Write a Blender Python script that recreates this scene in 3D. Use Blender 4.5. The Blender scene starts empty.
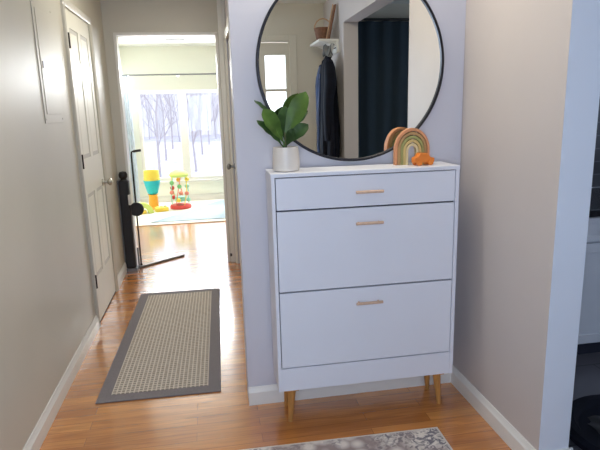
import bpy, bmesh, random
from math import *
from mathutils import Vector, Matrix
random.seed(4)
sc = bpy.context.scene
C = sc.collection
R = radians

# ------------------------------------------------------------------ materials
def lin(c):
    return tuple(((v/255)/12.92 if v/255 <= .04045 else ((v/255+.055)/1.055)**2.4) for v in c) + (1,)
def nt(name):
    m = bpy.data.materials.new(name); m.use_nodes = True
    t = m.node_tree; b = t.nodes['Principled BSDF']
    return m, t, b
def simple(name, c, rough=.5, metal=0, var=.06, scale=20, bump=0, spec=.5, coat=0, stretch=(1,1,1), alpha=None, emit=None, bscale=None):
    m, t, b = nt(name)
    N, L = t.nodes, t.links
    tc = N.new('ShaderNodeTexCoord'); mp = N.new('ShaderNodeMapping'); mp.inputs['Scale'].default_value = stretch
    L.new(tc.outputs['Object'], mp.inputs[0])
    no = N.new('ShaderNodeTexNoise'); no.inputs['Scale'].default_value = scale; no.inputs['Detail'].default_value = 4
    L.new(mp.outputs[0], no.inputs['Vector'])
    cr = N.new('ShaderNodeValToRGB'); l = lin(c)
    cr.color_ramp.elements[0].position = .3; cr.color_ramp.elements[1].position = .7
    cr.color_ramp.elements[0].color = tuple(v*(1-var) for v in l[:3])+(1,)
    cr.color_ramp.elements[1].color = tuple(min(1, v*(1+var)) for v in l[:3])+(1,)
    L.new(no.outputs['Fac'], cr.inputs[0]); L.new(cr.outputs[0], b.inputs['Base Color'])
    b.inputs['Roughness'].default_value = rough; b.inputs['Metallic'].default_value = metal
    b.inputs['Specular IOR Level'].default_value = spec; b.inputs['Coat Weight'].default_value = coat
    if bump:
        n2 = N.new('ShaderNodeTexNoise'); n2.inputs['Scale'].default_value = bscale or scale*6; L.new(mp.outputs[0], n2.inputs['Vector'])
        bp = N.new('ShaderNodeBump'); bp.inputs['Strength'].default_value = bump; bp.inputs['Distance'].default_value = .002
        L.new(n2.outputs['Fac'], bp.inputs['Height']); L.new(bp.outputs[0], b.inputs['Normal'])
    return m
def wood_floor():
    m, t, b = nt('oak floor'); N, L = t.nodes, t.links
    tc = N.new('ShaderNodeTexCoord')
    br = N.new('ShaderNodeTexBrick'); L.new(tc.outputs['Object'], br.inputs['Vector'])
    br.inputs['Scale'].default_value = 1; br.inputs['Brick Width'].default_value = .75; br.inputs['Row Height'].default_value = .062
    br.inputs['Mortar Size'].default_value = .0012; br.inputs['Mortar Smooth'].default_value = .3; br.offset = .37; br.offset_frequency = 2
    br.inputs['Color1'].default_value = lin((220,150,76)); br.inputs['Color2'].default_value = lin((186,118,56))
    br.inputs['Mortar'].default_value = lin((138,84,42))
    mp = N.new('ShaderNodeMapping'); mp.inputs['Scale'].default_value = (1.3, 16, 1); L.new(tc.outputs['Object'], mp.inputs[0])
    no = N.new('ShaderNodeTexNoise'); no.inputs['Scale'].default_value = 2.2; no.inputs['Detail'].default_value = 7; no.inputs['Distortion'].default_value = 1.2
    L.new(mp.outputs[0], no.inputs['Vector'])
    cr = N.new('ShaderNodeValToRGB'); cr.color_ramp.elements[0].position = .3; cr.color_ramp.elements[1].position = .72
    cr.color_ramp.elements[0].color = (.62,.56,.50,1); cr.color_ramp.elements[1].color = (1.15,1.12,1.08,1)
    L.new(no.outputs['Fac'], cr.inputs[0])
    mx = N.new('ShaderNodeMix'); mx.data_type = 'RGBA'; mx.blend_type = 'MULTIPLY'; mx.inputs[0].default_value = .85
    L.new(br.outputs['Color'], mx.inputs[6]); L.new(cr.outputs[0], mx.inputs[7]); L.new(mx.outputs[2], b.inputs['Base Color'])
    b.inputs['Roughness'].default_value = .22; b.inputs['Specular IOR Level'].default_value = .9; b.inputs['Coat Weight'].default_value = 1; b.inputs['Coat Roughness'].default_value = .13; b.inputs['Coat IOR'].default_value = 1.75
    bp = N.new('ShaderNodeBump'); bp.inputs['Strength'].default_value = .12; bp.inputs['Distance'].default_value = .001
    L.new(no.outputs['Fac'], bp.inputs['Height']); L.new(bp.outputs[0], b.inputs['Normal'])
    return m
def tile_mat(name, c1, c2, mort, w, h, rough):
    m, t, b = nt(name); N, L = t.nodes, t.links
    tc = N.new('ShaderNodeTexCoord'); br = N.new('ShaderNodeTexBrick'); L.new(tc.outputs['Object'], br.inputs['Vector'])
    br.inputs['Scale'].default_value = 1; br.inputs['Brick Width'].default_value = w; br.inputs['Row Height'].default_value = h
    br.inputs['Mortar Size'].default_value = .004; br.inputs['Color1'].default_value = lin(c1); br.inputs['Color2'].default_value = lin(c2)
    br.inputs['Mortar'].default_value = lin(mort); L.new(br.outputs['Color'], b.inputs['Base Color']); b.inputs['Roughness'].default_value = rough
    return m
def weave_mat():
    m, t, b = nt('woven runner grid'); N, L = t.nodes, t.links
    tc = N.new('ShaderNodeTexCoord')
    br = N.new('ShaderNodeTexBrick'); br.offset = 0; L.new(tc.outputs['Object'], br.inputs['Vector'])
    br.inputs['Scale'].default_value = 1; br.inputs['Brick Width'].default_value = .0215; br.inputs['Row Height'].default_value = .0235
    br.inputs['Mortar Size'].default_value = .0042; br.inputs['Mortar Smooth'].default_value = .4
    br.inputs['Color1'].default_value = lin((146,136,126)); br.inputs['Color2'].default_value = lin((158,150,142)); br.inputs['Mortar'].default_value = lin((212,202,188))
    no = N.new('ShaderNodeTexNoise'); no.inputs['Scale'].default_value = 90; L.new(tc.outputs['Object'], no.inputs['Vector'])
    mx = N.new('ShaderNodeMix'); mx.data_type = 'RGBA'; mx.blend_type = 'OVERLAY'; mx.inputs[0].default_value = .35
    L.new(br.outputs['Color'], mx.inputs[6]); L.new(no.outputs['Fac'], mx.inputs[7]); L.new(mx.outputs[2], b.inputs['Base Color'])
    b.inputs['Roughness'].default_value = .95; b.inputs['Specular IOR Level'].default_value = .1
    return m
def vintage_mat():
    m, t, b = nt('distressed rug pile'); N, L = t.nodes, t.links
    tc = N.new('ShaderNodeTexCoord')
    def noise(s, d, dist=0):
        n = N.new('ShaderNodeTexNoise'); n.inputs['Scale'].default_value = s; n.inputs['Detail'].default_value = d; n.inputs['Distortion'].default_value = dist
        L.new(tc.outputs['Object'], n.inputs['Vector']); return n
    def ramp(src, p0, c0, p1, c1):
        r = N.new('ShaderNodeValToRGB'); e = r.color_ramp.elements; e[0].position = p0; e[0].color = c0; e[1].position = p1; e[1].color = c1
        L.new(src, r.inputs[0]); return r
    vo = N.new('ShaderNodeTexVoronoi'); vo.inputs['Scale'].default_value = 13; L.new(tc.outputs['Object'], vo.inputs['Vector'])
    n1 = noise(34, 5, 1.5); n2 = noise(6, 3)
    a = ramp(n1.outputs['Fac'], .42, lin((112,108,116)), .58, lin((212,204,196)))
    v = ramp(vo.outputs['Distance'], .18, lin((205,196,190)), .5, lin((142,128,126)))
    f = ramp(n2.outputs['Fac'], .4, (0,0,0,1), .6, (1,1,1,1))
    mx = N.new('ShaderNodeMix'); mx.data_type = 'RGBA'; L.new(f.outputs[0], mx.inputs[0]); L.new(a.outputs[0], mx.inputs[6]); L.new(v.outputs[0], mx.inputs[7])
    L.new(mx.outputs[2], b.inputs['Base Color']); b.inputs['Roughness'].default_value = .95; b.inputs['Specular IOR Level'].default_value = .1
    return m
def glass_mat():
    m = bpy.data.materials.new('window glass'); m.use_nodes = True; t = m.node_tree; N, L = t.nodes, t.links
    N.remove(N['Principled BSDF'])
    tr = N.new('ShaderNodeBsdfTransparent'); tr.inputs[0].default_value = (.93,.96,.98,1)
    gl = N.new('ShaderNodeBsdfGlossy'); gl.inputs['Roughness'].default_value = .02
    mx = N.new('ShaderNodeMixShader'); mx.inputs[0].default_value = .02
    L.new(tr.outputs[0], mx.inputs[1]); L.new(gl.outputs[0], mx.inputs[2]); L.new(mx.outputs[0], N['Material Output'].inputs[0])
    return m

M = {}
M['wall_warm'] = simple('warm grey wall paint', (196,191,178), .42, var=.02, scale=3, bump=.12, bscale=160, spec=.45)
M['wall_pale'] = simple('pale wall paint', (206,205,213), .55, var=.015, scale=3, bump=.1, bscale=160, spec=.3)
M['wall_rose'] = simple('soft taupe wall paint', (192,184,180), .5, var=.015, scale=3, bump=.1, bscale=160, spec=.3)
M['wall_end_lit'] = simple('sky-lit wall end tint', (222,228,238), .5, var=.01, scale=3)
M['wall_bright'] = simple('bright room paint', (240,242,230), .7, var=.01, scale=3)
M['ceiling'] = simple('ceiling paint', (232,232,226), .8, var=.01, scale=5)
M['trim'] = simple('white trim paint', (226,224,218), .3, var=.01, scale=6)
M['doorpaint'] = simple('ivory door paint', (226,222,206), .42, var=.015, scale=6)
M['cabwhite'] = simple('white matte lacquer', (226,228,236), .38, var=.012, scale=4)
M['gap'] = simple('dark gap', (34,36,52), .8)
M['floor'] = wood_floor()
M['tile'] = tile_mat('dark floor tile', (84,82,88), (104,102,108), (60,60,64), .45, .3, .35)
M['splash'] = tile_mat('dark backsplash', (44,44,52), (58,58,66), (80,80,88), .2, .08, .3)
M['weave'] = weave_mat()
M['border'] = simple('grey runner border', (134,128,130), .95, var=.12, scale=220, spec=.1, bump=.4)
M['vintage'] = vintage_mat()
M['fringe'] = simple('rug edge binding', (196,188,180), .95, var=.1, scale=90)
M['legwood'] = simple('light oak leg', (186,132,70), .45, var=.2, scale=14, stretch=(6,6,1))
M['bronze'] = simple('dark bronze', (58,48,40), .4, metal=.6)
M['handle'] = simple('warm wood bar', (206,174,150), .4, var=.1, scale=60)
M['frame'] = simple('black mirror frame', (26,26,34), .35, metal=.3)
M['black'] = simple('black plastic', (22,20,20), .45)
M['blackgloss'] = simple('black glossy', (16,16,20), .2)
M['chrome'] = simple('satin nickel', (190,186,176), .28, metal=1, var=.03)
M['steel'] = simple('grey steel', (130,132,134), .35, metal=.7, var=.03)
M['pot'] = simple('cream ceramic', (224,216,206), .35, var=.03, scale=12)
M['soil'] = simple('soil', (52,38,28), .95, var=.3, scale=80)
M['stem'] = simple('plant stem', (96,92,52), .7)
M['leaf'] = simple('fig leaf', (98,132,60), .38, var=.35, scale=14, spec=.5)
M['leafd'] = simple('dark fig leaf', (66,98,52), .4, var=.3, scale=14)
M['peach'] = simple('peach painted wood', (206,142,98), .6, var=.08)
M['tan'] = simple('tan painted wood', (176,138,88), .6, var=.1)
M['sage'] = simple('sage painted wood', (150,148,88), .6, var=.12)
M['sand'] = simple('sand painted wood', (202,176,112), .6, var=.08)
M['cream'] = simple('cream painted wood', (216,198,152), .6, var=.05)
M['orange'] = simple('orange plastic', (226,128,48), .45, var=.08)
M['coat'] = simple('navy quilted nylon', (10,12,24), .75, spec=.2, var=.35, scale=9, stretch=(1,1,3))
M['coatb'] = simple('blue lining fabric', (34,54,92), .7, var=.3, scale=12)
M['curtain'] = simple('dark teal curtain', (64,80,92), .9, var=.05, scale=20, stretch=(4,4,.5))
M['greycloth'] = simple('pale grey curtain', (226,232,240), .9, var=.05)
M['brown'] = simple('brown wicker', (112,76,54), .8, var=.3, scale=60)
M['wood'] = simple('pale wood', (190,156,124), .6, var=.12, scale=14, stretch=(6,6,1))
M['teal'] = simple('turquoise plastic', (24,190,205), .4, var=.03)
M['yellow'] = simple('yellow plastic', (242,214,82), .45, var=.03)
M['amber'] = simple('amber plastic', (245,176,60), .45, var=.03)
M['red'] = simple('red plastic', (216,72,66), .45, var=.03)
M['green'] = simple('green plastic', (120,190,120), .45, var=.03)
M['pink'] = simple('pink plastic', (232,140,120), .45, var=.03)
M['mint'] = simple('mint plastic', (150,215,190), .45, var=.03)
M['lime'] = simple('lime foam', (206,222,120), .7, var=.03)
M['carpet'] = simple('cream carpet', (226,220,206), .95, var=.06, scale=150, bump=.4)
M['blueshade'] = simple('pale blue carpet shade', (158,174,182), .95, var=.1, scale=30)
M['cabinet'] = simple('kitchen cabinet paint', (206,208,214), .4, var=.01)
M['counter'] = simple('black stone counter', (24,24,28), .2, var=.4, scale=60)
M['bark'] = simple('pale grey bark', (178,166,164), .9, var=.12, scale=8, stretch=(3,3,.6))
M['check'] = tile_mat('chequered scarf cloth', (214,212,206), (60,62,66), (120,120,120), .034, .034, .9)
M['litter'] = simple('leaf litter ground', (192,176,180), .95, var=.25, scale=3)
M['glass'] = glass_mat()
mm, t_, b_ = nt('mirror silver'); b_.inputs['Metallic'].default_value = 1; b_.inputs['Roughness'].default_value = 0; b_.inputs['Base Color'].default_value = (.96,.96,.90,1)
M['mirror'] = mm

# ------------------------------------------------------------------ mesh helpers
def box(bm, lo, hi, mi=0):
    vs = [bm.verts.new((x,y,z)) for x in (lo[0],hi[0]) for y in (lo[1],hi[1]) for z in (lo[2],hi[2])]
    for f in ((0,1,3,2),(4,6,7,5),(0,4,5,1),(2,3,7,6),(0,2,6,4),(1,5,7,3)):
        bm.faces.new([vs[i] for i in f]).material_index = mi
def frustum(bm, c, r0, r1, z0, z1, n=24, off=(0,0), cap=True):   # vertical tapered tube, top displaced by off
    a = [bm.verts.new((c[0]+r0*cos(2*pi*i/n), c[1]+r0*sin(2*pi*i/n), z0)) for i in range(n)]
    b = [bm.verts.new((c[0]+off[0]+r1*cos(2*pi*i/n), c[1]+off[1]+r1*sin(2*pi*i/n), z1)) for i in range(n)]
    for i in range(n): bm.faces.new((a[i],a[(i+1)%n],b[(i+1)%n],b[i]))
    if cap: bm.faces.new(a[::-1]); bm.faces.new(b)
def lathe(bm, prof, n=32, c=(0,0,0)):
    rings = []
    for r, z in prof:
        rings.append([bm.verts.new((c[0]+r*cos(2*pi*i/n), c[1]+r*sin(2*pi*i/n), c[2]+z)) for i in range(n)] if r > 1e-6 else [bm.verts.new((c[0],c[1],c[2]+z))])
    for a, b in zip(rings, rings[1:]):
        for i in range(n):
            j = (i+1) % n
            if len(a) == 1 and len(b) == 1: continue
            if len(a) == 1: bm.faces.new((a[0], b[j], b[i]))
            elif len(b) == 1: bm.faces.new((a[i], a[j], b[0]))
            else: bm.faces.new((a[i], a[j], b[j], b[i]))
def tube(bm, pts, r, n=10):
    pts = [Vector(p) for p in pts]; rr = r if isinstance(r, (list, tuple)) else [r]*len(pts)
    rings = []; ref = None
    for k, p in enumerate(pts):
        d = (pts[min(k+1,len(pts)-1)]-pts[max(k-1,0)]).normalized()
        if ref is None: ref = d.orthogonal().normalized()
        u = (ref - d*ref.dot(d)).normalized(); ref = u; v = d.cross(u)
        rings.append([bm.verts.new(p + (u*cos(2*pi*i/n)+v*sin(2*pi*i/n))*rr[k]) for i in range(n)])
    for a, b in zip(rings, rings[1:]):
        for i in range(n): bm.faces.new((a[i],a[(i+1)%n],b[(i+1)%n],b[i]))
    bm.faces.new(rings[0][::-1]); bm.faces.new(rings[-1])
def prism(bm, poly, axis, a, b):   # poly of 2-D points extruded along axis ('x','y','z') from a to b
    def P(p, t): return {'x':(t,p[0],p[1]), 'y':(p[0],t,p[1]), 'z':(p[0],p[1],t)}[axis]
    A = [bm.verts.new(P(p,a)) for p in poly]; B = [bm.verts.new(P(p,b)) for p in poly]; n = len(poly)
    for i in range(n): bm.faces.new((A[i],A[(i+1)%n],B[(i+1)%n],B[i]))
    bm.faces.new(A[::-1]); bm.faces.new(B)
def obj(name, bm, mats, parent=None, bevel=0, smooth=False, loc=None, rot=None, seg=2):
    bmesh.ops.recalc_face_normals(bm, faces=bm.faces)
    me = bpy.data.meshes.new(name); bm.to_mesh(me); bm.free()
    for m in (mats if isinstance(mats, (list, tuple)) else [mats]): me.materials.append(m)
    o = bpy.data.objects.new(name, me); C.objects.link(o)
    if parent: o.parent = parent
    if loc: o.location = loc
    if rot: o.rotation_euler = rot
    if smooth:
        for p in me.polygons: p.use_smooth = True
        try: me.set_sharp_from_angle(angle=R(40))
        except Exception: pass
    if bevel:
        md = o.modifiers.new('bevel', 'BEVEL'); md.width = bevel; md.segments = seg; md.limit_method = 'ANGLE'; md.angle_limit = R(40)
    return o
def NB(): return bmesh.new()
def bx(name, lo, hi, m, parent=None, bevel=0, **k):
    b = NB(); box(b, lo, hi); return obj(name, b, m, parent, bevel, **k)
def thing(name, label, cat, loc=(0,0,0), rz=0, group=None):
    o = bpy.data.objects.new(name, None); C.objects.link(o); o.location = loc; o.rotation_euler = (0,0,rz)
    o.empty_display_size = .05
    return tag(o, label, cat, group)
def tag(o, label, cat, group=None, kind=None):
    o['label'] = label; o['category'] = cat
    if group: o['group'] = group
    if kind: o['kind'] = kind
    return o
def st(o, label=None, cat=None):
    o['kind'] = 'structure'
    if label: o['label'] = label
    if cat: o['category'] = cat
    return o
def walls(name, boxes, m, label):
    b = NB()
    for lo, hi in boxes: box(b, lo, hi)
    return st(obj(name, b, m), label, 'wall')

# ------------------------------------------------------------------ measures
XL, XH, XR, XP = -.947, -.0355, .9985, 1.123
XS = .055          # right side wall of the passage
YE, YO = -.72, -2.2   # end of right wall, far side of the opening in it
YD = 2.517; CH = 2.34; YF = -2.95; YW = 6.2; XW = -1.45

# ------------------------------------------------------------------ shell
st(bx('floor', (XW-.1, YF-.1, -.06), (1.06, YW+.1, 0), M['floor']), 'glossy honey oak strip floor', 'floor')
st(bx('floor_kitchen', (1.06, YF-.1, -.06), (3.6, YW+.1, 0), M['tile']), 'dark tiled kitchen floor', 'floor')
st(bx('ceiling', (XW-.1, YF-.1, CH), (3.6, YW+.1, CH+.1), M['ceiling']), 'white ceiling', 'ceiling')
walls('wall_left', [((XL-.1, YF-.1, 0), (XL, YD, CH))], M['wall_warm'], 'warm grey wall on the left of the hallway')
walls('wall_dresser', [((XH, 0, 0), (XR, .12, CH))], M['wall_pale'], 'pale wall behind the white cabinet')
walls('wall_right', [((XR, YE, 0), (XP, .65, CH)), ((XR, YO, 2.06), (XP, YE, CH)), ((XR, YF, 0), (XP, YO, CH))], M['wall_rose'], 'pale wall right of the white cabinet with wide opening')
walls('wall_passage', [((XS, .12, 0), (XS+.1, 1.62, CH)), ((XS, 2.44, 0), (XS+.1, YD, CH)), ((XS, 1.62, 1.97), (XS+.1, 2.44, CH)), ((XS+.06, 1.62, 0), (XS+.1, 2.44, 1.97))], M['wall_pale'], 'right side wall of the passage')
walls('wall_hall_end', [((XL-.6, YD, 0), (-.856, YD+.11, CH)), ((-.856, YD, 2.023), (-.03, YD+.11, CH)), ((-.03, YD, 0), (3.6, YD+.11, CH))], M['wall_warm'], 'end wall of the hallway around the open doorway')
FX0, FX1 = -.24, .66   # front door opening
walls('wall_front', [((XL, YF-.1, 0), (FX0, YF, CH)), ((FX0, YF-.1, 2.0), (FX1, YF, CH)), ((FX1, YF-.1, 0), (3.6, YF, CH))], M['wall_warm'], 'front wall with the entry door, seen in the mirror')
walls('wall_kitchen', [((XP, .65, 0), (3.6, .75, CH)), ((3.5, YF, 0), (3.6, .65, CH))], M['wall_pale'], 'kitchen wall')
GX0, GX1, GZ0, GZ1 = -1.17, 1.35, .34, 1.71
walls('wall_sunroom', [((XW, YW, 0), (3.6, YW+.1, GZ0)), ((XW, YW, GZ1), (3.6, YW+.1, CH)), ((XW, YW, GZ0), (GX0, YW+.1, GZ1)), ((GX1, YW, GZ0), (3.6, YW+.1, GZ1)),
      ((XW-.1, YD+.11, 0), (XW, YW+.1, CH)), ((3.5, YD+.11, 0), (3.6, YW, CH))], M['wall_bright'], 'bright far room wall around the large window')

wr = bpy.data.objects['wall_right']; wr.data.materials.append(M['wall_end_lit'])
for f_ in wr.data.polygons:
    if f_.normal.y < -.9 and abs(f_.center.y-YE) < .01: f_.material_index = 1  # same paint; cool paler tint on the end face stands for sky light
# doorway jamb lining at the end of the hall
b = NB(); box(b, (-.872,YD-.004,0), (-.850,YD+.116,2.023)); box(b, (-.036,YD-.004,0), (-.014,YD+.116,2.023)); box(b, (-.872,YD-.004,2.012), (-.014,YD+.116,2.034))
st(obj('trim_1', b, M['trim'], bevel=.002), 'white lining of the doorway at the hall end', 'trim')

b = NB(); box(b, (-.008,YD-.018,0), (XS-.001,YD-.0005,CH)); box(b, (.012,YD-.024,0), (.030,YD-.018,CH))
st(obj('trim_6', b, M['trim'], bevel=.003), 'white moulding running up beside the open doorway', 'trim')

# baseboards with a stepped profile
def base_prof(t=.016, h=.088): return [(0,0),(t,0),(t,h*.72),(t*.72,h*.80),(t*.5,h*.9),(t*.32,h),(0,h)]
b = NB()
prism(b, [(XL+p, z) for p, z in base_prof()], 'y', YF, 1.153)
prism(b, [(XL+p, z) for p, z in base_prof()], 'y', 1.932, YD)
st(obj('baseboard_left', b, M['trim']), 'white baseboard along the left wall', 'baseboard')
b = NB(); prism(b, [(-p, z) for p, z in base_prof()], 'x', XH, XR)
st(obj('baseboard_dresser', b, M['trim']), 'white baseboard behind the cabinet', 'baseboard')
b = NB(); t = .016
prism(b, [(XR-p, z) for p, z in base_prof()], 'y', YE-t, 0)
prism(b, [(YE-p, z) for p, z in base_prof()], 'x', XR-t, XP+t)
prism(b, [(XP+p, z) for p, z in base_prof()], 'y', YE-t, .0)
st(obj('baseboard_right', b, M['trim']), 'white baseboard wrapping the right wall end', 'baseboard')
b = NB(); prism(b, [(YW-p, z) for p, z in base_prof(.02,.11)], 'x', XW, 3.5)
st(obj('baseboard_sunroom', b, M['trim']), 'white baseboard under the far window', 'baseboard')
b = NB(); prism(b, [(YF+p, z) for p, z in base_prof()], 'x', .74, XR)
st(obj('baseboard_front', b, M['trim']), 'white baseboard on the front wall', 'baseboard')

# ------------------------------------------------------------------ panelled doors
def six_panel(name, w, h, loc, rz, m, label, knob_x, hinge_x, knobm, knob_z=.9, hz=(.283,1.073,1.80)):
    T = .036; s = w*.112; mid = w*.105
    b = NB()
    rails = [(0,h*.146),(h*.43,h*.546),(h*.802,h*.85),(h*.948,h)]
    for z0, z1 in rails: box(b, (0,0,z0), (w,T,z1))
    rows = [(rails[i][1], rails[i+1][0]) for i in range(3)]
    for z0, z1 in rows:
        for x0, x1 in ((0,s),((w-mid)/2,(w+mid)/2),(w-s,w)): box(b, (x0,0,z0), (x1,T,z1))
        for x0, x1 in ((s,(w-mid)/2),((w+mid)/2,w-s)):
            box(b, (x0,.012,z0), (x1,T-.004,z1))
            i = .028                                        # raised field with sloping edges
            lo = [b.verts.new(p) for p in ((x0+.008,.012,z0+.008),(x1-.008,.012,z0+.008),(x1-.008,.012,z1-.008),(x0+.008,.012,z1-.008))]
            hi = [b.verts.new(p) for p in ((x0+i,.003,z0+i),(x1-i,.003,z0+i),(x1-i,.003,z1-i),(x0+i,.003,z1-i))]
            b.faces.new(hi)
            for k in range(4): b.faces.new((lo[k],lo[(k+1)%4],hi[(k+1)%4],hi[k]))
    d = st(obj(name, b, m, loc=loc, rot=(0,0,rz)), label, 'door')
    k = NB()
    mt = Matrix.Rotation(R(90), 4, 'X')
    lathe(k, [(0,0),(.026,0),(.026,.006),(.012,.012),(.010,.032),(.018,.040),(.026,.050),(.027,.058),(.022,.067),(.010,.072),(0,.073)], 20)
    bmesh.ops.transform(k, matrix=Matrix.Translation((knob_x,0,knob_z)) @ mt, verts=k.verts)
    obj('door_knob', k, knobm, d, smooth=True)
    for z in hz:
        hb = NB(); box(hb, (hinge_x-.012,-.006,z-.042), (hinge_x+.012,.0,z+.042)); tube(hb, [(hinge_x,-.008,z-.045),(hinge_x,-.008,z+.045)], .006, 8)
        obj('hinge', hb, M['bronze'], d)
    return d
def casing(name, w, h, loc, rz, m, label, cw=.062):
    b = NB(); o = .012
    prof = [(0,0),(0,-.010),(.012,-.014),(.04,-.020),(cw-.006,-.020),(cw,-.014),(cw,0)]
    prism(b, [(-o-p, y) for p, y in prof], 'z', 0, h+o); prism(b, [(w+o+p, y) for p, y in prof], 'z', 0, h+o)
    prism(b, [(y, h+o+p) for p, y in prof], 'x', -o-cw, w+o+cw)
    return st(obj(name, b, m, loc=loc, rot=(0,0,rz)), label, 'trim')
DW = .655; DY = 1.215
six_panel('door_1', DW, 1.985, (XL+.004, DY, .012), R(90), M['doorpaint'], 'ivory six-panel door in the left wall', DW-.06, .004, M['chrome'], knob_z=.87)
casing('trim_2', DW, 1.995, (XL, DY, 0), R(90), M['wall_warm'], 'ivory door casing on the left wall', cw=.05)
bx('door_gap', (-.01,.0,0), (DW+.01,.006,.012), M['gap'], bpy.data.objects['door_1'], loc=(0,.001,-.0119))
six_panel('door_2', .76, 1.93, (XS+.012, 2.42, .012), R(-90), M['trim'], 'white six-panel door in the right side of the passage', .07, .75, M['steel'], knob_z=.89)
casing('trim_3', .76, 1.945, (XS, 2.42, 0), R(-90), M['trim'], 'white door casing at the right of the passage')
# front door (seen in the mirror): slab with tall divided lites
d = NB(); w = FX1-FX0
LT = [(.05,.25),(.665,.865)]
zs = [0,.95,1.40,1.545,1.565,1.88,1.99]
for x0, x1 in ((0,.05),(.25,.665),(.865,w)): box(d, (x0,0,.95), (x1,.04,1.88))
box(d, (0,0,0), (w,.04,.95)); box(d, (0,0,1.88), (w,.04,1.99))
for a, c in LT: box(d, (a,.004,1.545), (c,.036,1.568)); box(d, (a,.004,1.24), (c,.036,1.262))
fd = st(obj('door_3', d, M['wall_warm'], loc=(FX1, YF-.02, .0), rot=(0,0,pi)), 'front door with narrow divided glass lites, seen in the mirror', 'door')
fd.location = (FX0, YF-.05, .002); fd.rotation_euler = (0,0,0)
for a, c in LT: bx('pane', (a,.018,.95), (c,.022,1.88), M['glass'], fd)
k = NB(); lathe(k, [(0,0),(.026,0),(.012,.012),(.012,.03),(.027,.055),(.01,.07),(0,.07)], 16)
bmesh.ops.transform(k, matrix=Matrix.Translation((.07,.04,.88)) @ Matrix.Rotation(R(-90),4,'X'), verts=k.verts); obj('door_knob', k, M['chrome'], fd, smooth=True)
b = NB(); box(b, (FX0-.07,YF,0),(FX0,YF+.018,2.06)); box(b, (FX1,YF,0),(FX1+.07,YF+.018,2.06)); box(b, (FX0,YF,2.0),(FX1,YF+.018,2.06))
st(obj('trim_4', b, M['wall_warm'], bevel=.004), 'casing around the front door', 'trim')

# ------------------------------------------------------------------ big far window
b = NB(); fr = .05
def bar(x0,x1,z0,z1,y0=YW-.015,y1=YW+.07): box(b, (x0,y0,z0), (x1,y1,z1))
bar(GX0,GX1,GZ0,GZ0+.05); bar(GX0,GX1,GZ1-.05,GZ1)
for x0, x1 in ((GX0,GX0+.05),(-.56,-.44),(.30,.42),(GX1-.05,GX1)): bar(x0,x1,GZ0+.05,GZ1-.05)
wn = st(obj('window_1', b, M['trim'], bevel=.004), 'large white framed window in the far room', 'window')
for x0, x1 in ((GX0+.05,-.56),(-.44,.30),(.42,GX1-.05)): bx('pane', (x0,YW+.03,GZ0+.05), (x1,YW+.036,GZ1-.05), M['glass'], wn)
bx('sill', (GX0-.04,YW-.05,GZ0-.03), (GX1+.04,YW-.0155,GZ0), M['trim'], wn, .004)
# rod + curtain
rt = thing('curtain_rod', 'thin dark grey curtain rod above the far window', 'curtain rod', (0,6.08,1.93))
b = NB(); tube(b, [(-1.38,0,0),(1.5,0,0)], .011, 10); obj('rod', b, M['steel'], rt, smooth=True)
for x in (-1.30, -.535, .6):
    b = NB(); tube(b, [(x,0,0),(x,.119,0)], .006, 8); lathe(b, [(0,-.03),(.017,-.03),(.017,-.012),(.0,-.012)], 12, (x,0,0)); obj('bracket', b, M['steel'], rt)
for x in (-1.39, 1.51):
    b = NB(); bmesh.ops.create_uvsphere(b, u_segments=12, v_segments=8, radius=.02); obj('finial', b, M['steel'], rt, smooth=True, loc=(x,0,0))
def curtain_mesh(x0, x1, z0, z1, folds, amp, n=None):
    b = NB(); n = folds*12; nz = 14; g = []
    for j in range(nz+1):
        t = j/nz; z = z0+(z1-z0)*t
        g.append([b.verts.new((x0+(x1-x0)*i/n + .004*sin(i*.9+j*.4), amp*(1-.35*t)*sin(2*pi*folds*i/n + .3*sin(j*.35)), z)) for i in range(n+1)])
    for j in range(nz):
        for i in range(n): b.faces.new((g[j][i],g[j][i+1],g[j+1][i+1],g[j+1][i]))
    bmesh.ops.solidify(b, geom=b.faces[:], thickness=.003)
    return b
o = obj('curtain', curtain_mesh(-1.385,-1.235,.03,1.918,3,.022), M['greycloth'], loc=(0,6.08,0), smooth=True)
tag(o, 'pale grey curtain gathered at the left of the far window', 'curtain')
vt = thing('ceiling_vent', 'small white slotted vent in the far ceiling', 'vent', (-.50,5.35,CH))
bx('frame', (-.14,-.05,-.008), (.14,.05,0), M['trim'], vt, .002)
b = NB()
for i in range(6): box(b, (-.125,-.040+i*.0145,-.012), (.125,-.034+i*.0145,-.0075))
obj('slats', b, M['steel'], vt)

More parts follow.
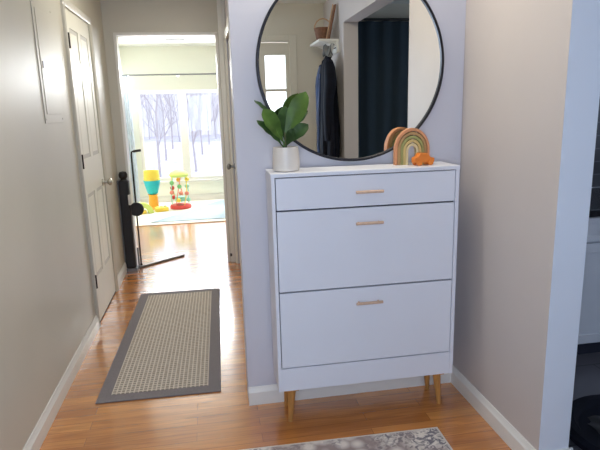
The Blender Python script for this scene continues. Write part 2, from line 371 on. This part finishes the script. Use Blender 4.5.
# ------------------------------------------------------------------ outdoors
st(bx('ground', (-30,YW+.1,-.7), (30,45,-.5), M['litter']), 'pale leaf-strewn ground outside', 'ground')
b = NB(); hp = []
for i in range(41):
    x = -30+i*1.5; hp.append((x, 5.5+1.2*sin(x*.21)+.5*sin(x*.9)))
prism(b, [(-30,-.5)]+hp+[(30,-.5)], 'y', 44.0, 44.9)
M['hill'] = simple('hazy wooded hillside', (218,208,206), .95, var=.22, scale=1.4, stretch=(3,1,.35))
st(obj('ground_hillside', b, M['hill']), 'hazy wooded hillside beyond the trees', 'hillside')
def tree_mesh(seed, h):
    rnd = random.Random(seed); b = NB()
    def branch(p, d, l, r, depth):
        pts = [p]; rr = [r]; n = 4
        for i in range(n):
            d = (d + Vector((rnd.uniform(-.12,.12), rnd.uniform(-.12,.12), rnd.uniform(0,.08)))).normalized()
            p = p + d*l/n; pts.append(p); rr.append(r*(1-.6*(i+1)/n))
            if depth < 3:
                for q in range(2 if depth else 2):
                    a = rnd.uniform(0, 2*pi); dd = (d*.9 + Vector((cos(a), sin(a), .1))*.6).normalized()
                    branch(p.copy(), dd, l*rnd.uniform(.3,.5), rr[-1]*.55, depth+1)
        tube(b, pts, rr, 6 if depth else 8)
    branch(Vector((0,0,0)), Vector((0,0,1)), h, h*.011, 0)
    return b
protos = []
trng = random.Random(9)
for i in range(14):
    y = 10.5 + i*2.4; x = -.15 + (y+2.33)*(-.155+.17*((i*5)%14)/13) 
    h = trng.uniform(3.2,4.6)
    if i < 4:
        o = obj('bare_tree', tree_mesh(i+11, h), M['bark'], loc=(x,y,-.5)); protos.append(o)
    else:
        o = protos[i % 4].copy(); C.objects.link(o); o.location = (x,y,-.5); o.rotation_euler = (0,0,trng.uniform(0,6))
    tag(o, 'slender bare winter tree outside the far window', 'tree', 'bare trees outside the far window')

# ------------------------------------------------------------------ far room things
o = bx('carpet', (XW+.01, 4.42, 0), (3.4, YW-.025, .012), M['carpet'], bevel=.004)
tag(o, 'cream carpet covering the far room floor', 'carpet')
b = NB(); prism(b, [(-.93,4.55),(1.2,4.55),(1.2,6.02),(-.02,6.02)], 'z', .012, .020)  # thin tinted sheet paints the shaded side of the carpet's sun patch
tag(obj('carpet_shade', b, M['blueshade'], bevel=.003), 'pale blue sheet standing for shade on the cream carpet', 'rug')
# turquoise bucket toy
t1 = thing('toy_hoop', 'turquoise and yellow bucket toy on an amber pedestal', 'toy', (-.985,5.6,.012))
b = NB(); lathe(b, [(0,0),(.10,0),(.10,.02),(.07,.035),(.062,.2),(.075,.215),(0,.215)], 28); obj('pedestal', b, M['amber'], t1, smooth=True)
b = NB(); lathe(b, [(0,.215),(.05,.215),(.075,.235),(.118,.40),(.122,.42),(.108,.42),(.066,.245),(0,.24)], 28); obj('bucket', b, M['teal'], t1, smooth=True)
b = NB(); lathe(b, [(.095,.42),(.115,.42),(.118,.445),(.112,.45),(.105,.56),(.095,.56),(.10,.45),(.095,.42)], 28); obj('rim', b, M['yellow'], t1, smooth=True)
# activity tower
t2 = thing('activity_tower', 'round bead tower toy with red base and green top', 'toy', (-.60,5.55,.012))
b = NB(); lathe(b, [(0,0),(.15,0),(.155,.03),(.14,.055),(0,.055)], 28); obj('base', b, M['red'], t2, smooth=True)
for i in range(6):
    a = i*pi/3; b = NB(); tube(b, [(.12*cos(a),.12*sin(a),.055),(.13*cos(a+.4),.13*sin(a+.4),.26),(.11*cos(a+.8),.11*sin(a+.8),.48)], .007, 8)
    obj('wire', b, [M['mint'],M['pink'],M['yellow']][i%3], t2, smooth=True)
cols = ['mint','pink','red','green','yellow','pink','mint','amber','red','pink','green','yellow']
for i in range(12):
    a = i*pi/3+.25; z = .11+(i%4)*.09+.02*(i//4); b = NB(); bmesh.ops.create_uvsphere(b, u_segments=12, v_segments=8, radius=.032)
    obj('bead', b, M[cols[i]], t2, smooth=True, loc=(.122*cos(a+.25*(z/.25)),.122*sin(a+.25*(z/.25)),z))
b = NB(); lathe(b, [(0,.46),(.125,.46),(.135,.49),(.12,.52),(.05,.56),(0,.565)], 28); obj('top', b, M['lime'], t2, smooth=True)
b = NB(); lathe(b, [(0,.1),(.075,.1),(.075,.17),(0,.17)], 20); obj('drum', b, M['mint'], t2, smooth=True)
# low toys
t3 = thing('toy_arch', 'lime and yellow foam toy arch beside the turquoise toy', 'toy', (-1.13,5.25,.012), .3)
b = NB()
pr = [(.17*cos(a*pi/10), .16*sin(a*pi/10)) for a in range(11)] + [(.10*cos(a*pi/10), .09*sin(a*pi/10)) for a in range(10,-1,-1)]
prism(b, pr, 'y', -.05, .05); obj('arch', b, M['lime'], t3, bevel=.006)
bx('block', (-.07,-.04,0), (.07,.04,.045), M['yellow'], t3, .008)
t4 = thing('toy_block', 'low yellow toy block between the two taller toys', 'toy', (-.86,5.36,.012), .4)
bx('block_body', (-.09,-.05,0), (.09,.05,.06), M['yellow'], t4, .01)
b = NB()
for i in (-1,0,1): frustum(b, (i*.055,0), .018, .018, .06, .075, 14)
obj('studs', b, M['lime'], t4)

# ------------------------------------------------------------------ baby gate
g = thing('baby_gate', 'open baby gate with black post and floor bar at the hall end', 'baby gate', (-.893,2.46,0))
b = NB(); box(b, (-.042,-.04,.03), (.042,.04,.815)); obj('post', b, M['black'], g, bevel=.014, seg=3)
b = NB(); lathe(b, [(0,.812),(.03,.812),(.022,.825),(.036,.84),(.038,.862),(.028,.885),(0,.892)], 20); obj('cap', b, M['black'], g, smooth=True)
for z in (.015, .78): bx('wall_bracket', (-.0535,-.03,z), (-.03,.03,z+.035), M['steel'], g, .003)
b = NB(); box(b, (-.050,-.022,.03), (-.042,-.0,.80)); obj('side_rail', b, M['steel'], g)
b = NB(); lathe(b, [(0,-.015),(.058,-.015),(.062,-.008),(.062,.008),(.058,.015),(0,.015)], 28)
bmesh.ops.transform(b, matrix=Matrix.Translation((.085,.02,.55)) @ Matrix.Rotation(R(90),4,'X'), verts=b.verts); obj('release_knob', b, M['black'], g, smooth=True)
bx('lock_plate', (.030,-.046,.60), (.052,-.02,.69), M['trim'], g, .004)
bx('foot', (-.050,-.05,0), (.055,.05,.03), M['steel'], g, .004)
b = NB(); tube(b, [(.062,.03,.012),(.062,.03,.20)], .008, 10); obj('latch_pin', b, M['steel'], g, smooth=True)
b = NB(); a = atan2(2.842-2.52,-.462+.84); box(b, (0,-.011,0), (.50,.011,.018)); 
obj('floor_bar', b, M['steel'], g, bevel=.003, loc=(.06,.06,.0005), rot=(0,0,a))
ck = thing('walking_cane', 'slim black cane with bent handle standing behind the gate post', 'cane', (-.822,2.56,0))
b = NB(); tube(b, [(0,0,.01),(.0,0,1.02),(.004,0,1.045),(.012,0,1.05),(.075,0,1.058)], .007, 10); obj('shaft', b, M['black'], ck, smooth=True)
b = NB(); tube(b, [(.02,0,1.051),(.085,0,1.059)], .011, 10); obj('grip', b, M['black'], ck, smooth=True)
b = NB(); lathe(b, [(0,0),(.012,0),(.010,.03),(0,.03)], 12); obj('rubber_tip', b, M['blackgloss'], ck)
ds = thing('door_stop', 'small dark door stop by the white passage door', 'door stop', (.052,2.50,.07))
b = NB(); tube(b, [(.002,0,0),(-.05,0,0)], .008, 10); obj('shaft', b, M['trim'], ds)
b = NB(); tube(b, [(-.05,0,0),(-.068,0,0)], .014, 12); obj('rubber_tip', b, M['black'], ds)
ds.location = (XS-.001,2.50,.07)

# ------------------------------------------------------------------ electric panel
ep = thing('electrical_panel', 'flush painted breaker panel cover on the left wall', 'breaker panel', (XL,.56,1.335))
bx('cover', (0,0,0), (.004,.345,.60), M['wall_warm'], ep, .001)
bx('panel_door', (.004,.035,.045), (.0065,.31,.555), M['wall_warm'], ep, .001)
bx('latch', (.0065,.06,.27), (.010,.075,.305), M['steel'], ep, .001)
for y, z in ((.018,.02),(.328,.02),(.018,.58),(.328,.58)):
    b = NB(); tube(b, [(.003,y,z),(.0055,y,z)], .005, 10); obj('screw', b, M['wall_warm'], ep)

# ------------------------------------------------------------------ hall runner and front rug
run = thing('hall_runner', 'grey bordered woven runner lying along the hallway', 'rug', (-.450,.955,0), R(-1.2))
hw, hl = .302, .805; bw = .064
b = NB(); box(b, (-hw,-hl,.0005), (hw,hl,.007)); obj('border', b, M['border'], run, bevel=.003)
b = NB(); box(b, (-hw+bw,-hl+bw,.006), (hw-bw,hl-bw,.0085)); obj('woven_field', b, M['weave'], run)
rg = thing('entry_rug', 'distressed grey and cream patterned rug at the bottom edge', 'rug', (0,0,0), R(-1.2))
b = NB(); box(b, (-.62,-1.9,.0005), (.752,-.365,.009)); obj('pile', b, M['vintage'], rg, bevel=.003)
b = NB(); box(b, (-.627,-.366,.0005), (.76,-.357,.008)); box(b, (.751,-1.9,.0005), (.76,-.366,.008)); obj('binding', b, M['fringe'], rg, bevel=.002)

# ------------------------------------------------------------------ shoe cabinet
X0, X1, YC, ZB, ZT = .0865, .8930, -.2099, .1616, 1.12
cb = thing('shoe_cabinet', 'tall narrow white shoe cabinet with one drawer and two flaps', 'cabinet', (X0, YC, 0))
W = X1-X0; D = -YC-.018
fw = .0150
b = NB()
box(b, (0,0,ZB), (fw,D,ZT-.016)); box(b, (W-fw,0,ZB), (W,D,ZT-.016)); box(b, (fw,.003,ZB), (W-fw,D,.267))
obj('carcass', b, M['cabwhite'], cb, bevel=.0012)
bx('top_panel', (-.002,-.002,ZT-.0165), (W+.002,D,ZT), M['cabwhite'], cb, .002)
bx('back_panel', (fw,.02,.267), (W-fw,D-.001,ZT-.0165), M['gap'], cb)
def front(name, z0, z1, hz):
    f = bx(name, (fw+.0035,.0005,z0), (W-fw-.0035,.018,z1), M['cabwhite'], cb, .0012)
    h = NB(); hx0, hx1 = .433-X0, .550-X0
    tube(h, [(hx0,-.022,hz),(hx1,-.022,hz)], .0062, 12)
    for x in (hx0+.015, hx1-.015): tube(h, [(x,-.022,hz),(x,.001,hz)], .0038, 8)
    ho = obj('handle', h, M['handle'], f, smooth=True)
    return f
front('drawer', .969, 1.0995, 1.031); front('flap_door', .619, .962, .899); front('flap_door', .273, .612, .5475)
for x, sx in ((.062,-1),(W-.062,1)):
    for y, sy in ((.035,-1),(D-.04,1)):
        b = NB(); frustum(b, (x+sx*.012,y+sy*.008), .0095, .019, 0, ZB-.006, 18, (-sx*.012,-sy*.008))
        l = obj('leg', b, M['legwood'], cb, smooth=True)
        bx('mount_plate', (x-.027,y-.027,ZB-.007), (x+.027,y+.027,ZB), M['legwood'], l, .002)
bx('wall_anchor', (.2,D,ZT-.1), (.24,.2099,ZT-.06), M['steel'], cb)

# ------------------------------------------------------------------ mirror
mr = thing('round_mirror', 'large round wall mirror with thin black frame above the cabinet', 'mirror', (.478,-.002,1.553))
rot = Matrix.Rotation(R(90),4,'X')
b = NB(); lathe(b, [(.402,0),(.414,0),(.414,.026),(.411,.029),(.405,.029),(.402,.026),(.402,0)], 128); bmesh.ops.transform(b, matrix=rot, verts=b.verts); obj('frame', b, M['frame'], mr, smooth=True)
b = NB(); lathe(b, [(0,.002),(.4035,.002),(.4035,.018),(0,.018)], 128); bmesh.ops.transform(b, matrix=rot, verts=b.verts); obj('glass', b, M['mirror'], mr)

# ------------------------------------------------------------------ plant
pl = thing('potted_plant', 'fiddle leaf fig plant in white ceramic pot on the cabinet', 'plant', (.163,-.12,ZT))
b = NB()
lathe(b, [(0,0),(.048,0),(.054,.004),(.057,.02),(.056,.06),(.052,.094),(.051,.100),(.047,.100),(.047,.085),(0,.084)], 40); obj('pot', b, M['pot'], pl, smooth=True)
b = NB(); lathe(b, [(0,.082),(.047,.082),(.044,.088),(0,.091)], 24); obj('soil', b, M['soil'], pl)
b = NB(); tube(b, [(0,0,.08),(.002,.0,.12),(-.001,.0,.16)], [.006,.005,.003], 8)
def leaf_mesh(base, tip, width, face, bend):
    b = NB(); base = Vector(base); tip = Vector(tip); d = tip-base; L = d.length; d.normalize()
    face = Vector(face); s = d.cross(face).normalized(); nrm = s.cross(d).normalized()
    n = 14; mcols = 6; g = []
    for i in range(n+1):
        t = i/n
        wv = width*1.12*(sin(pi*t**1.35)**.62 if 0 < t < 1 else 0)*(.55+.55*t)
        wv = max(wv, .0016)
        c = base + d*L*t + nrm*bend*(sin(pi*t*.8)) 
        row = []
        for j in range(-mcols//2, mcols//2+1):
            q = j/(mcols/2)
            row.append(b.verts.new(c + s*wv*q + nrm*(.22*wv*abs(q) + .0025*sin(t*22+q*3)*abs(q))))
        g.append(row)
    for i in range(n):
        for j in range(mcols): b.faces.new((g[i][j],g[i][j+1],g[i+1][j+1],g[i+1][j]))
    bmesh.ops.solidify(b, geom=b.faces[:], thickness=.0012)
    tube(b, [base - d*.012 - Vector((0,0,.018)), base, base+d*L*.3+nrm*bend*.65, base+d*L*.9+nrm*bend*.6], [.003,.003,.002,.001], 6)
    return b
stem = obj('stem', b, M['stem'], pl, smooth=True)
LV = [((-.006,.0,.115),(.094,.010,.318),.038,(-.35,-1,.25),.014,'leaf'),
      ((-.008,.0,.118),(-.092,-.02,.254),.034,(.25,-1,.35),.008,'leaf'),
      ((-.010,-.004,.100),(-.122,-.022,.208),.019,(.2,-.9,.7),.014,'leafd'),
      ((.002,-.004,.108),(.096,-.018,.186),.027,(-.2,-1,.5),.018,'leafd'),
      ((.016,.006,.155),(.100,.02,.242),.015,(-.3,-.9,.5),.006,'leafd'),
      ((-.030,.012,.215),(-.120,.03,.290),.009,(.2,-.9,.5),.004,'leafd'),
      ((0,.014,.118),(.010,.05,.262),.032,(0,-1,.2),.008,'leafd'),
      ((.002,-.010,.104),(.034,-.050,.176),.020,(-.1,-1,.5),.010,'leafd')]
for ba, ti, wd, fc, bd, mt in LV: obj('leaf', leaf_mesh(ba, ti, wd, fc, bd), M[mt], pl, smooth=True)

# ------------------------------------------------------------------ wooden rainbow
rb = thing('rainbow_stacker', 'wooden rainbow arch stacker in peach, sage and cream', 'decoration', (.724,-.088,ZT), R(-6))
rb.scale = (.93,.9,1)
ro = [.083,.069,.056,.043,.030]; names = ['peach','tan','sage','sand','cream']; hs = [.158,.142,.126,.110,.093]
for i in range(5):
    r1 = ro[i]-.0006; r0 = (ro[i]-.0125) if i < 4 else .019; H = hs[i]
    h0 = H-r1*1.15; h1 = (H-(ro[i]-r0))-r0*1.15
    pr = [(r1*cos(pi*k/24), max(0,h0)+r1*1.15*sin(pi*k/24)) for k in range(25)]
    pi_ = [(r0*cos(pi*k/24), max(0,h1)+r0*1.15*sin(pi*k/24)) for k in range(24,-1,-1)]
    poly = [(r1,0)]+pr+[(-r1,0)]+[(-r0,0)]+pi_+[(r0,0)]
    b = NB(); 
    A = [b.verts.new((p[0],-.018,p[1])) for p in poly]; B = [b.verts.new((p[0],.018,p[1])) for p in poly]; n = len(poly)
    # outer loop indices 0..26, inner 27..53
    for k in range(n): b.faces.new((A[k],A[(k+1)%n],B[(k+1)%n],B[k]))
    for k in range(26):
        q = n-1-k
        b.faces.new((A[k],A[k+1],A[q-1],A[q])); b.faces.new((B[k],B[q],B[q-1],B[k+1]))
    obj('arch', b, M[names[i]], rb, bevel=.0012)
oc = thing('toy_car', 'small orange toy car parked before the wooden rainbow', 'toy', (.757,-.135,ZT), R(8))
oc.scale = (1.25,1.1,1.25)
b = NB(); prism(b, [(-.036,.010),(.038,.010),(.040,.024),(.024,.028),(.012,.042),(-.016,.043),(-.026,.030),(-.037,.027)], 'y', -.016, .016); obj('body', b, M['orange'], oc, bevel=.003)
for x in (-.021,.022):
    for y in (-.017,.017):
        b = NB(); tube(b, [(x,y-.004,.0102),(x,y+.004,.0102)], .010, 16); obj('wheel', b, M['orange'], oc, smooth=True)

# ------------------------------------------------------------------ things seen only in the mirror
sh = thing('wall_shelf', 'small white coat shelf with hooks, seen in the mirror', 'shelf', (XR,-2.55,1.93))
bx('board', (-.175,-.20,0), (0,.20,.02), M['trim'], sh, .003)
bx('rail', (-.02,-.20,-.09), (0,.20,0), M['trim'], sh, .003)
for y in (-.15,.0,.17):
    b = NB(); tube(b, [(-.02,y,-.05),(-.05,y,-.058),(-.062,y,-.045),(-.062,y,-.03)], .005, 8); obj('hook', b, M['steel'], sh, smooth=True)
for y in (-.17,.17):
    b = NB(); prism(b, [(0,0),(-.12,0),(0,-.05)], 'y', y-.008, y+.008); obj('bracket', b, M['trim'], sh)
# coat
ct = thing('jacket', 'dark navy jacket hanging from the coat shelf in the mirror', 'jacket', (.900,-2.38,0))
def coat_body():
    b = NB(); n = 48; g = []
    P = [(1.87,.02,.02),(1.85,.03,.05),(1.82,.05,.11),(1.77,.07,.145),(1.68,.085,.150),(1.55,.09,.140),(1.40,.098,.155),(1.25,.105,.180),(1.10,.11,.190),(.98,.105,.170),(.90,.09,.12),(.885,.06,.07)]
    for z, rx, ry in P:
        row = []
        for i in range(n):
            a = 2*pi*i/n; f = 1+.09*sin(a*7+z*2)*min(1,(1.9-z)*2.2)+.04*sin(a*13-z*5)
            row.append(b.verts.new((.82*rx*f*cos(a), .9*ry*f*sin(a), z)))
        g.append(row)
    for r0, r1 in zip(g, g[1:]):
        for i in range(n): b.faces.new((r0[i],r0[(i+1)%n],r1[(i+1)%n],r1[i]))
    b.faces.new(g[0]); b.faces.new(g[-1][::-1]); return b
o = obj('body', coat_body(), M['coat'], ct, smooth=True)
for s in (-1,1):
    b = NB(); tube(b, [(-.01,s*.10,1.79),(-.015,s*.15,1.70),(-.02,s*.165,1.62),(-.03,s*.135,1.5),(-.035,s*.135,1.3),(-.03,s*.13,1.16)], [.04,.05,.052,.044,.04,.034], 18); obj('sleeve', b, M['coat' if s>0 else 'coatb'], ct, smooth=True)
b = NB(); prism(b, [(-.070,1.72),(-.090,1.4),(-.100,.98),(-.082,.98),(-.076,1.4),(-.056,1.72)], 'y', -.012, .014); obj('zip', b, M['coatb'], ct)
b = NB(); tube(b, [(.02,-.03,1.86),(0,-.05,1.845),(-.035,0,1.82),(0,.05,1.845),(.02,.03,1.86)], .014, 10); obj('collar', b, M['coat'], ct, smooth=True)
b = NB(); tube(b, [(-.01,-.005,1.865),(.02,-.003,1.91),(.038,.0,1.944),(.02,.003,1.91),(-.01,.005,1.865)], .003, 6); obj('hanging_loop', b, M['coat'], ct)
bk = thing('wicker_basket', 'brown wicker basket on the coat shelf in the mirror', 'basket', (.90,-2.53,1.95))
b = NB(); lathe(b, [(0,0),(.055,0),(.078,.10),(.082,.11),(.072,.11),(.05,.012),(0,.012)], 28); obj('bowl', b, M['brown'], bk, smooth=True)
b = NB(); tube(b, [(.078*cos(t*pi/8),0,.1+.09*sin(t*pi/8)) for t in range(9)], .006, 8); obj('basket_handle', b, M['wood'], bk, smooth=True)
sg = thing('wooden_plaque', 'narrow brown wooden board leaning on the coat shelf', 'plaque', (.958,-2.40,1.95))
b = NB(); prism(b, [(-.05,0),(-.035,0),(.028,.28),(.013,.28)], 'y', -.028, .028); obj('board', b, M['brown'], sg, bevel=.002)
b = NB(); prism(b, [(-.058,0),(-.05,0),(.013,.29),(.005,.29)], 'y', -.034, -.02); obj('edge_strip', b, M['wood'], sg)
ct.scale = (1,1.12,1); ct.location.z = -.055
sf = thing('scarf', 'grey and white chequered scarf on the shelf hooks in the mirror', 'scarf', (.905,-2.335,0), R(-38))
b = NB(); g_ = []
for j in range(9):
    z = 1.90-.10*j/8; g_.append([b.verts.new((.008*sin(i*1.1+j*.5)-.02*sin(pi*j/8), -.06+.12*i/12, z+.01*sin(i*.8))) for i in range(13)])
for j in range(8):
    for i in range(12): b.faces.new((g_[j][i],g_[j][i+1],g_[j+1][i+1],g_[j+1][i]))
bmesh.ops.solidify(b, geom=b.faces[:], thickness=.006)
obj('cloth', b, M['check'], sf, smooth=True)
# dark curtain in the kitchen area
o = obj('curtain', curtain_mesh(1.22,2.15,.02,2.17,6,.02), M['curtain'], loc=(0,YF+.09,0), smooth=True)
tag(o, 'dark teal floor-length curtain on the front wall in the mirror', 'curtain')
cr = thing('curtain_rod', 'black curtain rod carrying the dark teal curtain', 'curtain rod', (0,YF+.09,2.185))
b = NB(); tube(b, [(1.15,0,0),(2.25,0,0)], .012, 10); obj('rod', b, M['black'], cr, smooth=True)
for x in (1.18,2.22):
    b = NB(); tube(b, [(x,0,0),(x,-.089,0)], .008, 8); obj('bracket', b, M['black'], cr)

# ------------------------------------------------------------------ kitchen
kc = None
for i, x in enumerate((1.17, 1.62, 2.07, 2.52, 2.97)):
    lab = ['white base cabinet nearest the right wall end', 'white shaker base cabinet partly behind the wall end', 'white shaker base cabinet at the right picture edge', 'white shaker base cabinet further right', 'white shaker base cabinet in the kitchen corner'][i]
    k = thing('base_cabinet', lab, 'kitchen cabinet', (x,.05,0), 0, 'kitchen base cabinets')
    bx('carcass', (0,.02,.09), (.449,.59,.80), M['cabinet'], k)
    bx('toe_kick', (0,.07,0), (.449,.59,.09), M['gap'], k)
    for nm, z0, z1 in (('drawer',.665,.79),('door',.10,.655)):
        b = NB(); e = .05 if nm == 'door' else .03
        box(b, (.006,.006,z0), (.443,.02,z1))
        for lo, hi in (((.006,-.004,z0),(.006+e,.006,z1)),((.443-e,-.004,z0),(.443,.006,z1)),((.006+e,-.004,z0),(.443-e,.006,z0+e)),((.006+e,-.004,z1-e),(.443-e,.006,z1))): box(b, lo, hi)
        f = obj(nm, b, M['cabinet'], k, bevel=.0015)
        h = NB(); hx = (.40 if nm == 'door' else .225); hz = (z1-.09 if nm == 'door' else (z0+z1)/2)
        lathe(h, [(0,0),(.006,0),(.006,.012),(.014,.02),(.012,.027),(0,.029)], 14); bmesh.ops.transform(h, matrix=Matrix.Translation((hx,-.004,hz)) @ rot, verts=h.verts)
        obj('knob', h, M['steel'], f, smooth=True)
tag(bx('worktop', (XP+.002,.02,.80), (3.49,.645,.84), M['counter'], bevel=.004), 'black stone worktop on the white kitchen cabinets', 'worktop')
st(bx('trim_5', (XP+.002,0,.0), (3.49,1.3,.010), M['splash'], loc=(0,.648,.845), rot=(R(90),0,0)), 'dark tiled backsplash above the worktop', 'backsplash')
# dark tub on the kitchen floor
tb = thing('pet_bed', 'low round black pet bed on the dark kitchen floor', 'pet bed', (1.50,-.62,0))
b = NB(); lathe(b, [(0,0),(.24,0),(.268,.02),(.272,.045),(.255,.062),(.225,.060),(.205,.035),(0,.022)], 40); obj('rim', b, M['coat'], tb, smooth=True)
b = NB(); bmesh.ops.create_grid(b, x_segments=20, y_segments=20, size=.14)
for v in b.verts: v.co.z = .034+.006*sin(v.co.x*60)*cos(v.co.y*50)
obj('cushion', b, M['black'], tb, smooth=True)

# ------------------------------------------------------------------ lights
def area(name, loc, rot, sx, sy, e, c):
    l = bpy.data.lights.new(name, 'AREA'); l.shape = 'RECTANGLE'; l.size = sx; l.size_y = sy; l.energy = e; l.color = c
    o = bpy.data.objects.new(name, l); C.objects.link(o); o.location = loc; o.rotation_euler = rot; return o
area('entry_daylight', (-.25,-2.86,1.35), (R(90),0,0), .9, 1.1, 30, (.58,.73,1))          # light from the front door, pointing into the hall
area('kitchen_daylight', (3.35,-1.5,1.5), (0,R(90),0), 1.1, 1.6, 14, (.6,.75,1))
area('hall_warm_fill', (-.45,1.2,2.31), (0,0,0), .4, .9, 8, (1,.96,.82))  # added warm soft fill for the hall walls
area('entry_warm_fill', (.25,-.10,2.26), (R(-50),0,0), .8, .12, 13, (1,.92,.76))  # added warm fill, tilted back to brighten the walls the mirror shows
area('sunroom_fill', (-.3,6.05,1.95), (R(-58),0,0), 2.2, .3, 90, (.95,.98,1))  # added lamp inside, over the window, to brighten the far room
s = bpy.data.lights.new('sun', 'SUN'); s.energy = 3; s.angle = R(1); s.color = (1,.95,.86)
so = bpy.data.objects.new('sun', s); C.objects.link(so); so.rotation_euler = Vector((-.25,-1,-.62)).to_track_quat('-Z','Y').to_euler()

w = bpy.data.worlds.new('sky'); sc.world = w; w.use_nodes = True
N, L = w.node_tree.nodes, w.node_tree.links
bg = N['Background']; tc = N.new('ShaderNodeTexCoord'); sp = N.new('ShaderNodeSeparateXYZ'); L.new(tc.outputs['Generated'], sp.inputs[0])
cr = N.new('ShaderNodeValToRGB'); cr.color_ramp.elements[0].position = .0; cr.color_ramp.elements[0].color = (.86,.86,.92,1)
cr.color_ramp.elements[1].position = .6; cr.color_ramp.elements[1].color = (.62,.78,1,1)
L.new(sp.outputs['Z'], cr.inputs[0]); L.new(cr.outputs[0], bg.inputs[0]); bg.inputs[1].default_value = 3.0

# ------------------------------------------------------------------ camera
cam = bpy.data.cameras.new('camera'); co = bpy.data.objects.new('camera', cam); C.objects.link(co)
cam.sensor_width = 36; cam.lens = 533.53/600*36; cam.clip_start = .02; cam.clip_end = 200
y, p, r = R(9.4465), R(12.1806), R(-1.5635)
F = Vector((sin(y)*cos(p), cos(y)*cos(p), -sin(p))); Rt = Vector((cos(y), -sin(y), 0)); U = Rt.cross(F)
R2 = Rt*cos(r)+U*sin(r); U2 = -Rt*sin(r)+U*cos(r)
co.matrix_world = Matrix(((R2.x,U2.x,-F.x,-.1528),(R2.y,U2.y,-F.y,-2.3271),(R2.z,U2.z,-F.z,1.3682),(0,0,0,1)))
sc.camera = co
sc.view_settings.view_transform = 'Standard'; sc.view_settings.look = 'None'; sc.view_settings.exposure = 0
sc.cycles.max_bounces = 10; sc.cycles.diffuse_bounces = 6; sc.cycles.transparent_max_bounces = 12
sc.cycles.use_denoising = True; sc.cycles.sample_clamp_indirect = 6
